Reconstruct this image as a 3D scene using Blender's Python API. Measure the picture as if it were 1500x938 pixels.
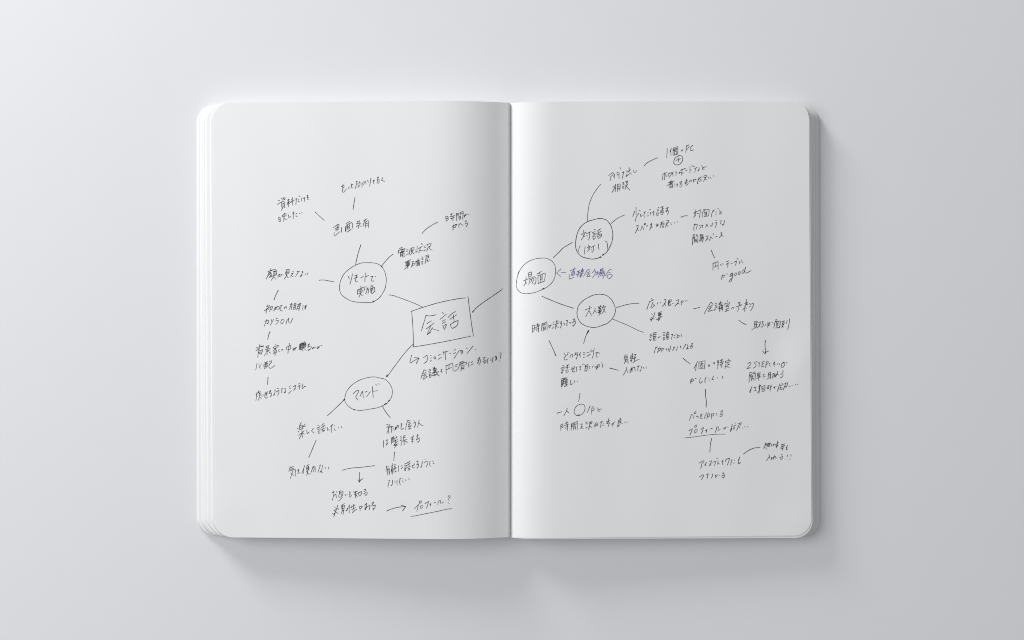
import bpy, bmesh, math, random
from mathutils import Vector

# ---- tuned values: ambient, lamps (azimuth, elevation, distance m, size m, watts), colours, pen widths mm
AMB = 0.36
LEFT = (-76, 44, 1.9, 1.2, 16.3)
TOP = (-38, 16.5, 1.35, 0.44, 14.0)
PAPER_C = (0.803, 0.813, 0.83)
EDGE_C = (0.7, 0.706, 0.714)
TABLE_C = (0.738, 0.751, 0.778)
INK_C = ((0.012, 0.012, 0.014), (0.035, 0.035, 0.038))
W_NOTE = 0.265
W_LINE = 0.29

# ------------------------------------------------------------------ camera, world, lights
scene = bpy.context.scene
for o in list(bpy.data.objects):
    bpy.data.objects.remove(o, do_unlink=True)
COL = scene.collection
R = math.radians
MM = 0.001
CAM_H = 812.0                    # camera height over the tabletop (mm)
K = 0.3286 / 800.0               # ray slope per photo pixel

cam_data = bpy.data.cameras.new("camera")
cam_data.sensor_fit = 'HORIZONTAL'
cam_data.sensor_width = 36.0
cam_data.lens = 36.0 / (2 * 750 * K)
cam_data.clip_start = 0.01
cam_data.clip_end = 50.0
cam = bpy.data.objects.new("camera", cam_data)
cam.location = (0, 0, CAM_H * MM)
COL.objects.link(cam)
scene.camera = cam

world = bpy.data.worlds.new("World")
scene.world = world
world.use_nodes = True
bg = world.node_tree.nodes["Background"]
bg.inputs["Color"].default_value = (0.985, 0.99, 1.0, 1)
bg.inputs["Strength"].default_value = AMB


def area_light(name, azim, elev, dist, size, power, color):
    """azim: degrees clockwise from the top of the picture; aimed at the notebook."""
    d = bpy.data.lights.new(name, 'AREA')
    d.shape = 'DISK'
    d.size = size
    d.energy = power
    d.color = color
    o = bpy.data.objects.new(name, d)
    a, e = R(azim), R(elev)
    p = Vector((math.sin(a) * math.cos(e), math.cos(a) * math.cos(e), math.sin(e))) * dist
    o.location = p
    o.rotation_euler = (-p).to_track_quat('-Z', 'Y').to_euler()
    COL.objects.link(o)
    return o


area_light("left_softbox", *LEFT, (1.0, 1.0, 1.0))  # large soft area lamp placed out of view on the left
area_light("key_lamp", *TOP, (1.0, 0.99, 0.97))

scene.view_settings.view_transform = 'Standard'
scene.view_settings.look = 'None'
scene.view_settings.gamma = 1.0
scene.view_settings.exposure = 0.0
scene.cycles.filter_width = 1.05
scene.cycles.max_bounces = 8
scene.cycles.diffuse_bounces = 5


# ------------------------------------------------------------------ materials
def material(name, base, rough, spec=0.3):
    m = bpy.data.materials.new(name)
    m.use_nodes = True
    b = m.node_tree.nodes["Principled BSDF"]
    b.inputs["Base Color"].default_value = (*base, 1)
    b.inputs["Roughness"].default_value = rough
    b.inputs["Specular IOR Level"].default_value = spec
    return m, m.node_tree, b


def add_grain(nt, b, base, scale, amount, bump_scale, bump_strength, bump_dist, detail=4.0):
    """small real albedo variation and a fine tooth"""
    co = nt.nodes.new("ShaderNodeTexCoord")
    n = nt.nodes.new("ShaderNodeTexNoise")
    n.inputs["Scale"].default_value = scale
    n.inputs["Detail"].default_value = detail
    nt.links.new(co.outputs["Object"], n.inputs["Vector"])
    r = nt.nodes.new("ShaderNodeValToRGB")
    r.color_ramp.elements[0].position = 0.3
    r.color_ramp.elements[1].position = 0.7
    r.color_ramp.elements[0].color = tuple(c * (1 - amount) for c in base) + (1,)
    r.color_ramp.elements[1].color = tuple(min(1, c * (1 + amount)) for c in base) + (1,)
    nt.links.new(n.outputs["Fac"], r.inputs["Fac"])
    nt.links.new(r.outputs["Color"], b.inputs["Base Color"])
    n2 = nt.nodes.new("ShaderNodeTexNoise")
    n2.inputs["Scale"].default_value = bump_scale
    n2.inputs["Detail"].default_value = 3.0
    nt.links.new(co.outputs["Object"], n2.inputs["Vector"])
    bp = nt.nodes.new("ShaderNodeBump")
    bp.inputs["Strength"].default_value = bump_strength
    bp.inputs["Distance"].default_value = bump_dist
    nt.links.new(n2.outputs["Fac"], bp.inputs["Height"])
    nt.links.new(bp.outputs["Normal"], b.inputs["Normal"])


PAPER, nt_, b_ = material("paper", PAPER_C, 0.85, 0.25)
add_grain(nt_, b_, PAPER_C, 900, 0.006, 2500, 0.06, 0.0001)
EDGE, nt_, b_ = material("paper_edge", EDGE_C, 0.9, 0.2)
# cut sheet edges: fine stripes along the height of the stack
co_ = nt_.nodes.new("ShaderNodeTexCoord")
mp_ = nt_.nodes.new("ShaderNodeMapping")
mp_.inputs["Scale"].default_value = (30, 6, 9000)
ns_ = nt_.nodes.new("ShaderNodeTexNoise")
ns_.inputs["Scale"].default_value = 1.0
ns_.inputs["Detail"].default_value = 2.0
rp_ = nt_.nodes.new("ShaderNodeValToRGB")
rp_.color_ramp.elements[0].position = 0.35
rp_.color_ramp.elements[1].position = 0.6
rp_.color_ramp.elements[0].color = tuple(c * 0.93 for c in EDGE_C) + (1,)
rp_.color_ramp.elements[1].color = tuple(EDGE_C) + (1,)
nt_.links.new(co_.outputs["Object"], mp_.inputs["Vector"])
nt_.links.new(mp_.outputs["Vector"], ns_.inputs["Vector"])
nt_.links.new(ns_.outputs["Fac"], rp_.inputs["Fac"])
nt_.links.new(rp_.outputs["Color"], b_.inputs["Base Color"])
COVER, nt_, b_ = material("cover_card", (0.74, 0.745, 0.75), 0.6, 0.3)
TABLE, nt_, b_ = material("tabletop_paint", TABLE_C, 0.7, 0.25)
add_grain(nt_, b_, TABLE_C, 60, 0.004, 700, 0.05, 0.0002)


def ink_material(name, base, low):
    m, nt, b = material(name, base, 0.55, 0.3)
    co = nt.nodes.new("ShaderNodeTexCoord")
    n = nt.nodes.new("ShaderNodeTexNoise")
    n.inputs["Scale"].default_value = 900
    r = nt.nodes.new("ShaderNodeValToRGB")
    r.color_ramp.elements[0].position = 0.3
    r.color_ramp.elements[1].position = 0.75
    r.color_ramp.elements[0].color = (*base, 1)
    r.color_ramp.elements[1].color = (*low, 1)
    nt.links.new(co.outputs["Object"], n.inputs["Vector"])
    nt.links.new(n.outputs["Fac"], r.inputs["Fac"])
    nt.links.new(r.outputs["Color"], b.inputs["Base Color"])
    return m


INK = ink_material("black_ink", *INK_C)
INK_BLUE = ink_material("blue_ink", (0.06, 0.055, 0.22), (0.13, 0.12, 0.32))


# ------------------------------------------------------------------ helpers
def link(name, mesh, mats, parent=None, smooth=True):
    o = bpy.data.objects.new(name, mesh)
    for m in mats:
        mesh.materials.append(m)
    COL.objects.link(o)
    o.parent = parent
    return o


def lerp(a, b, t):
    return a + (b - a) * t


def gauss(x, y, cx, cy, sx, sy):
    return math.exp(-((x - cx) / sx) ** 2 - ((y - cy) / sy) ** 2)


# ------------------------------------------------------------------ the setting: tabletop
bm = bmesh.new()
s = 3.0
vs = [bm.verts.new((x, y, 0)) for x, y in ((-s, -s), (s, -s), (s, s), (-s, s))]
bm.faces.new(vs)
vs2 = [bm.verts.new((x, y, -0.03)) for x, y in ((-s, -s), (s, -s), (s, s), (-s, s))]
for i in range(4):
    bm.faces.new((vs[i], vs2[i], vs2[(i + 1) % 4], vs[(i + 1) % 4]))
bm.faces.new(vs2[::-1])
me = bpy.data.meshes.new("tabletop")
bm.to_mesh(me)
bm.free()
table = link("tabletop", me, [TABLE])
table["kind"] = "structure"
table["label"] = "plain pale grey matte tabletop under the notebook"
table["category"] = "tabletop"

# ------------------------------------------------------------------ the notebook
book = bpy.data.objects.new("open_notebook", None)
book.empty_display_size = 0.05
COL.objects.link(book)
book["label"] = "white softcover notebook lying open with handwritten mind map notes"
book["category"] = "notebook"

GUT = -2.9 * 0.3286              # gutter x in mm (photo x = 747)


def z_left(d):
    """height (mm) of the open left page at distance d from the gutter"""
    if d < 42:
        f = 7.0 - d if d < 7 else 0.0            # the bend eases off close to the fold
        u = 42 - max(d, 7.0)
        z = 14.9 + 0.062 * u - 0.62 * u ** 2.6 / (2.6 * 42 ** 1.6)
        z -= 0.40 * f - 0.10 * f * f / 14.0
        if d < 0.9:
            z -= 2.0 * (1 - d / 0.9) ** 2
        return z
    return 14.9 - 0.062 * (d - 42)


def z_right(d):
    if d < 25:
        u = 25 - d
        z = 12.1 + 0.035 * u - 0.72 * u ** 3 / 1875.0
        if d < 2.6:
            z -= 0.7 * (1 - d / 2.6) ** 2
        return z
    t = (d - 25) / 119.0
    return 12.1 - 4.1 * t - 0.4 * t * t


def ripple(side, d, y):
    """slight waviness of the paper (mm), fading out at the gutter"""
    f = min(1.0, d / 45.0)
    w = 0.10 * math.sin(d * 0.075 + y * 0.013 + side) + 0.06 * math.sin(d * 0.16 - y * 0.021 + 1.3)
    if side > 0:
        w += 0.55 * gauss(d, y, 141, -21, 9, 13) - 0.25 * gauss(d, y, 128, -12, 8, 14)
        w += 0.35 * gauss(d, y, 140, -100, 14, 10)
    else:
        w += 0.25 * gauss(d, y, 138, -92, 12, 12)
    return w * f


def page_z(side, d, y):
    return (z_right(d) if side > 0 else z_left(d)) + ripple(side, d, y)


def slab(name, side, outer, half, rad, top, bot, mats, parent, skew=0.0, turn=0.0, y_shift=0.0, foot=0.0):
    """one leaf (or bundle of leaves): a curved sheet with rounded outer corners.
    outer: width from the gutter; skew: extra width at the foot; turn: slight rotation;
    foot: how far the underside sticks out past the top (slanted fore-edge)."""
    ds = [0.0, 0.12, 0.25, 0.4, 0.6, 0.8, 1.0, 1.3, 1.6, 2.0, 2.5]
    d = 3.2
    while d < outer - rad - 0.3:
        ds.append(d)
        d += 0.9 if d < 45 else 1.8
    for i in range(15):
        ds.append(outer - rad + rad * math.sin(i / 14 * math.pi / 2))
    NY = 71
    me = bpy.data.meshes.new(name)
    verts, faces, mi = [], [], []
    def grid(zf, grow):
        base = len(verts)
        for d in ds:
            ye = half
            if d > outer - rad:
                q = (d - (outer - rad)) / rad
                ye = half - rad * (1 - math.sqrt(max(0.0, 1 - q * q)))
            for j in range(NY):
                t = -1 + 2 * j / (NY - 1)
                y = ye * t + y_shift
                dd = d + (skew * (-t * 0.5 + 0.5) + grow) * (d / outer) ** 2
                y += turn * dd
                x = GUT + side * dd
                verts.append((x * MM, y * MM, zf(dd, y) * MM))
        return base
    a = grid(top, 0.0)
    b = grid(bot, foot)
    n = len(ds)
    def idx(base, i, j):
        return base + i * NY + j
    def quad(p, q, r, s, m):
        f = (p, q, r, s) if side > 0 else (s, r, q, p)
        faces.append(f)
        mi.append(m)
    for i in range(n - 1):
        for j in range(NY - 1):
            quad(idx(a, i, j), idx(a, i + 1, j), idx(a, i + 1, j + 1), idx(a, i, j + 1), 0)
            quad(idx(b, i, j + 1), idx(b, i + 1, j + 1), idx(b, i + 1, j), idx(b, i, j), 0)
        quad(idx(b, i, 0), idx(b, i + 1, 0), idx(a, i + 1, 0), idx(a, i, 0), 1)
        quad(idx(a, i, NY - 1), idx(a, i + 1, NY - 1), idx(b, i + 1, NY - 1), idx(b, i, NY - 1), 1)
    for j in range(NY - 1):
        quad(idx(a, 0, j), idx(a, 0, j + 1), idx(b, 0, j + 1), idx(b, 0, j), 1)
        quad(idx(b, n - 1, j), idx(b, n - 1, j + 1), idx(a, n - 1, j + 1), idx(a, n - 1, j), 1)
    me.from_pydata(verts, [], faces)
    me.polygons.foreach_set("material_index", mi)
    me.polygons.foreach_set("use_smooth", [m == 0 for m in mi])
    me.update()
    me.set_sharp_from_angle(angle=R(35))
    return link(name, me, mats, parent)


def edge_px(px, z):
    """distance from the gutter (mm) of an edge seen at photo x = px and height z"""
    return abs((px - 750) * K * (CAM_H - z) - GUT)


rng = random.Random(7)
GAPS = (0.04, 0.04, 0.08, 0.20, 0.06, 0.16, 0.08, 0.10)   # air between the loosely fanned bundles (mm)
PAGES = {}
# photo x of the foot and the top of every fanned bundle's fore-edge
LEFT_EDGES = [(287.9, 291.4), (291.9, 296.4), (296.8, 298.8), (299.4, 302.8), (306.8, 309.6)]
RIGHT_EDGES = [(1200.2, 1199.4), (1198.4, 1197.8), (1197.2, 1196.2), (1195.0, 1194.6), (1193.6, 1193.0), (1191.4, 1190.8), (1190.2, 1188.6), (1187.6, 1186.6)]
for side, edges, px_top, z_edge, skew in ((-1, LEFT_EDGES, 312.6, 8.6, -1.1), (1, RIGHT_EDGES, 1185.2, 8.1, 1.2)):
    zf = z_left if side < 0 else z_right
    cov_w = edge_px(edges[0][0], 0.5) - 0.2
    slab("cover", side, cov_w, 104.6, 8.0,
         lambda d, y: 0.45, lambda d, y: 0.02, [COVER, COVER], book)
    block = bpy.data.objects.new("page_block", None)
    block.empty_display_size = 0.02
    COL.objects.link(block)
    block.parent = book
    n = len(edges)
    lo = 0.47
    for i, (px_foot, px_head) in enumerate(edges):
        f0 = i / n
        f1 = (i + 1) / n
        def ztop(d, y, f1=f1, side=side, gap=GAPS[i]):
            top = page_z(side, d, y) - 0.12
            return 0.50 + (top - 0.50) * f1 - gap * min(1.0, d / 20.0) - 0.02
        def zbot(d, y, f0=f0, side=side):
            top = page_z(side, d, y) - 0.12
            return 0.50 + (top - 0.50) * f0
        zmid = 0.5 + (z_edge - 0.6) * (f0 + f1) / 2
        w = edge_px(px_head, zmid)
        hh = 104.75 + rng.uniform(-0.15, 0.12)
        slab("leaf_bundle", side, w, hh, 8.6 + rng.uniform(-0.6, 0.6), ztop, zbot,
             [PAPER, EDGE], block, skew=skew * f1 * 0.8 + rng.uniform(-0.25, 0.25),
             y_shift=rng.uniform(-0.12, 0.12) + ((0.30 if i >= n - 2 else 0.0) if side < 0 else -0.55),
             foot=edge_px(px_foot, zmid) - w)
    w = edge_px(px_top, z_edge)
    page = slab("open_page", side, w, 105.0, 8.4,
                lambda d, y, side=side: page_z(side, d, y),
                lambda d, y, side=side: page_z(side, d, y) - 0.11,
                [PAPER, EDGE], book, skew=skew, turn=(0.0052 if side > 0 else 0.0))
    PAGES[side] = page

# ------------------------------------------------------------------ handwriting
LIFT = 0.035


def to_page(px, py):
    """photo pixel -> (side, x mm, y mm) on the curved page"""
    side = -1 if px < 747.5 else 1
    z = 12.0
    for _ in range(6):
        x = (px - 750) * K * (CAM_H - z)
        y = (469 - py) * K * (CAM_H - z)
        z = page_z(side, abs(x - GUT), y)
    return side, x, y


def smooth_path(pts):
    """Catmull-Rom through the points, broken at sharp corners"""
    if len(pts) < 3:
        runs = [pts]
    else:
        runs, cur = [], [pts[0]]
        for i in range(1, len(pts) - 1):
            cur.append(pts[i])
            a = Vector((pts[i][0] - pts[i - 1][0], pts[i][1] - pts[i - 1][1]))
            b = Vector((pts[i + 1][0] - pts[i][0], pts[i + 1][1] - pts[i][1]))
            if a.length > 1e-6 and b.length > 1e-6 and a.angle(b) > R(84):
                runs.append(cur)
                cur = [pts[i]]
        cur.append(pts[-1])
        runs.append(cur)
    out = []
    for run in runs:
        m = len(run)
        closed = m > 6 and math.dist(run[0], run[-1]) < 0.15
        for i in range(m - 1):
            p1, p2 = run[i], run[i + 1]
            if i > 0:
                p0 = run[i - 1]
            else:
                p0 = run[-2] if closed else (2 * p1[0] - p2[0], 2 * p1[1] - p2[1])
            if i < m - 2:
                p3 = run[i + 2]
            else:
                p3 = run[1] if closed else (2 * p2[0] - p1[0], 2 * p2[1] - p1[1])
            L = math.dist(p1, p2)
            k = max(1, min(14, int(L / 0.45)))
            for s in range(k):
                t = s / k
                t2, t3 = t * t, t * t * t
                q = [0.5 * (2 * p1[c] + (p2[c] - p0[c]) * t + (2 * p0[c] - 5 * p1[c] + 4 * p2[c] - p3[c]) * t2
                            + (3 * p1[c] - p0[c] - 3 * p2[c] + p3[c]) * t3) for c in (0, 1)]
                if not out or math.dist(out[-1], q) > 0.02:
                    out.append(tuple(q))
    if not out or math.dist(out[-1], pts[-1]) > 0.01:
        out.append(tuple(pts[-1]))
    return out


def ink_mesh(strokes, weights, width, side, rng):
    verts, faces = [], []
    ndot = 0
    for pts, wt in zip(strokes, weights):
        mmp = []
        for p in pts:
            sd, x, y = to_page(*p)
            mmp.append((x, y))
        path = smooth_path(mmp)
        if len(path) < 2:
            continue
        total = sum(math.dist(path[i], path[i + 1]) for i in range(len(path) - 1))
        w0 = width * wt * rng.uniform(0.86, 1.12)
        ph = rng.uniform(0, 6.28)
        run = 0.0
        n = len(path)
        base = len(verts)
        lift = LIFT + 0.004 * (ndot % 3)
        ndot += 1
        for i, (x, y) in enumerate(path):
            if i:
                run += math.dist(path[i - 1], path[i])
            a = path[max(0, i - 1)]
            b = path[min(n - 1, i + 1)]
            tx, ty = b[0] - a[0], b[1] - a[1]
            L = math.hypot(tx, ty) or 1.0
            nx, ny = -ty / L, tx / L
            w = w0 * (1 + 0.10 * math.sin(run * 1.1 + ph))
            end = total - run
            w *= lerp(1.14, 1.0, min(1, run / 0.7))          # the pen lands heavier
            w *= lerp(0.78, 1.0, min(1, end / 0.5))           # and leaves lighter
            for sgn in (1, -1):
                vx, vy = x + nx * w / 2 * sgn, y + ny * w / 2 * sgn
                vz = page_z(side, abs(vx - GUT), vy) + lift
                verts.append((vx * MM, vy * MM, vz * MM))
        for i in range(n - 1):
            faces.append((base + 2 * i, base + 2 * i + 1, base + 2 * i + 3, base + 2 * i + 2))
        # round nib at both ends
        for i, sg in ((0, -1), (n - 1, 1)):
            x, y = path[i]
            c = path[min(n - 1, max(0, i - sg))]
            tx, ty = x - c[0], y - c[1]
            L = math.hypot(tx, ty) or 1.0
            tx, ty = tx / L, ty / L
            p, q = base + 2 * i, base + 2 * i + 1
            r = math.dist(verts[p][:2], verts[q][:2]) / MM / 2
            tip = (x + tx * r * 0.8, y + ty * r * 0.8)
            k = len(verts)
            for dx, dy in ((tx * 0.6 - ty * 0.65, ty * 0.6 + tx * 0.65), (tx * 0.95, ty * 0.95), (tx * 0.6 + ty * 0.65, ty * 0.6 - tx * 0.65)):
                vx, vy = x + dx * r, y + dy * r
                verts.append((vx * MM, vy * MM, (page_z(side, abs(vx - GUT), vy) + lift) * MM))
            faces.append((p, k, k + 1, k + 2, q) if sg < 0 else (q, k + 2, k + 1, k, p))
    me = bpy.data.meshes.new("ink")
    me.from_pydata(verts, [], faces)
    me.update()
    # all marks face up
    bm = bmesh.new()
    bm.from_mesh(me)
    for f in bm.faces:
        if f.normal.z < 0:
            f.normal_flip()
    bm.to_mesh(me)
    bm.free()
    return me


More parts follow.
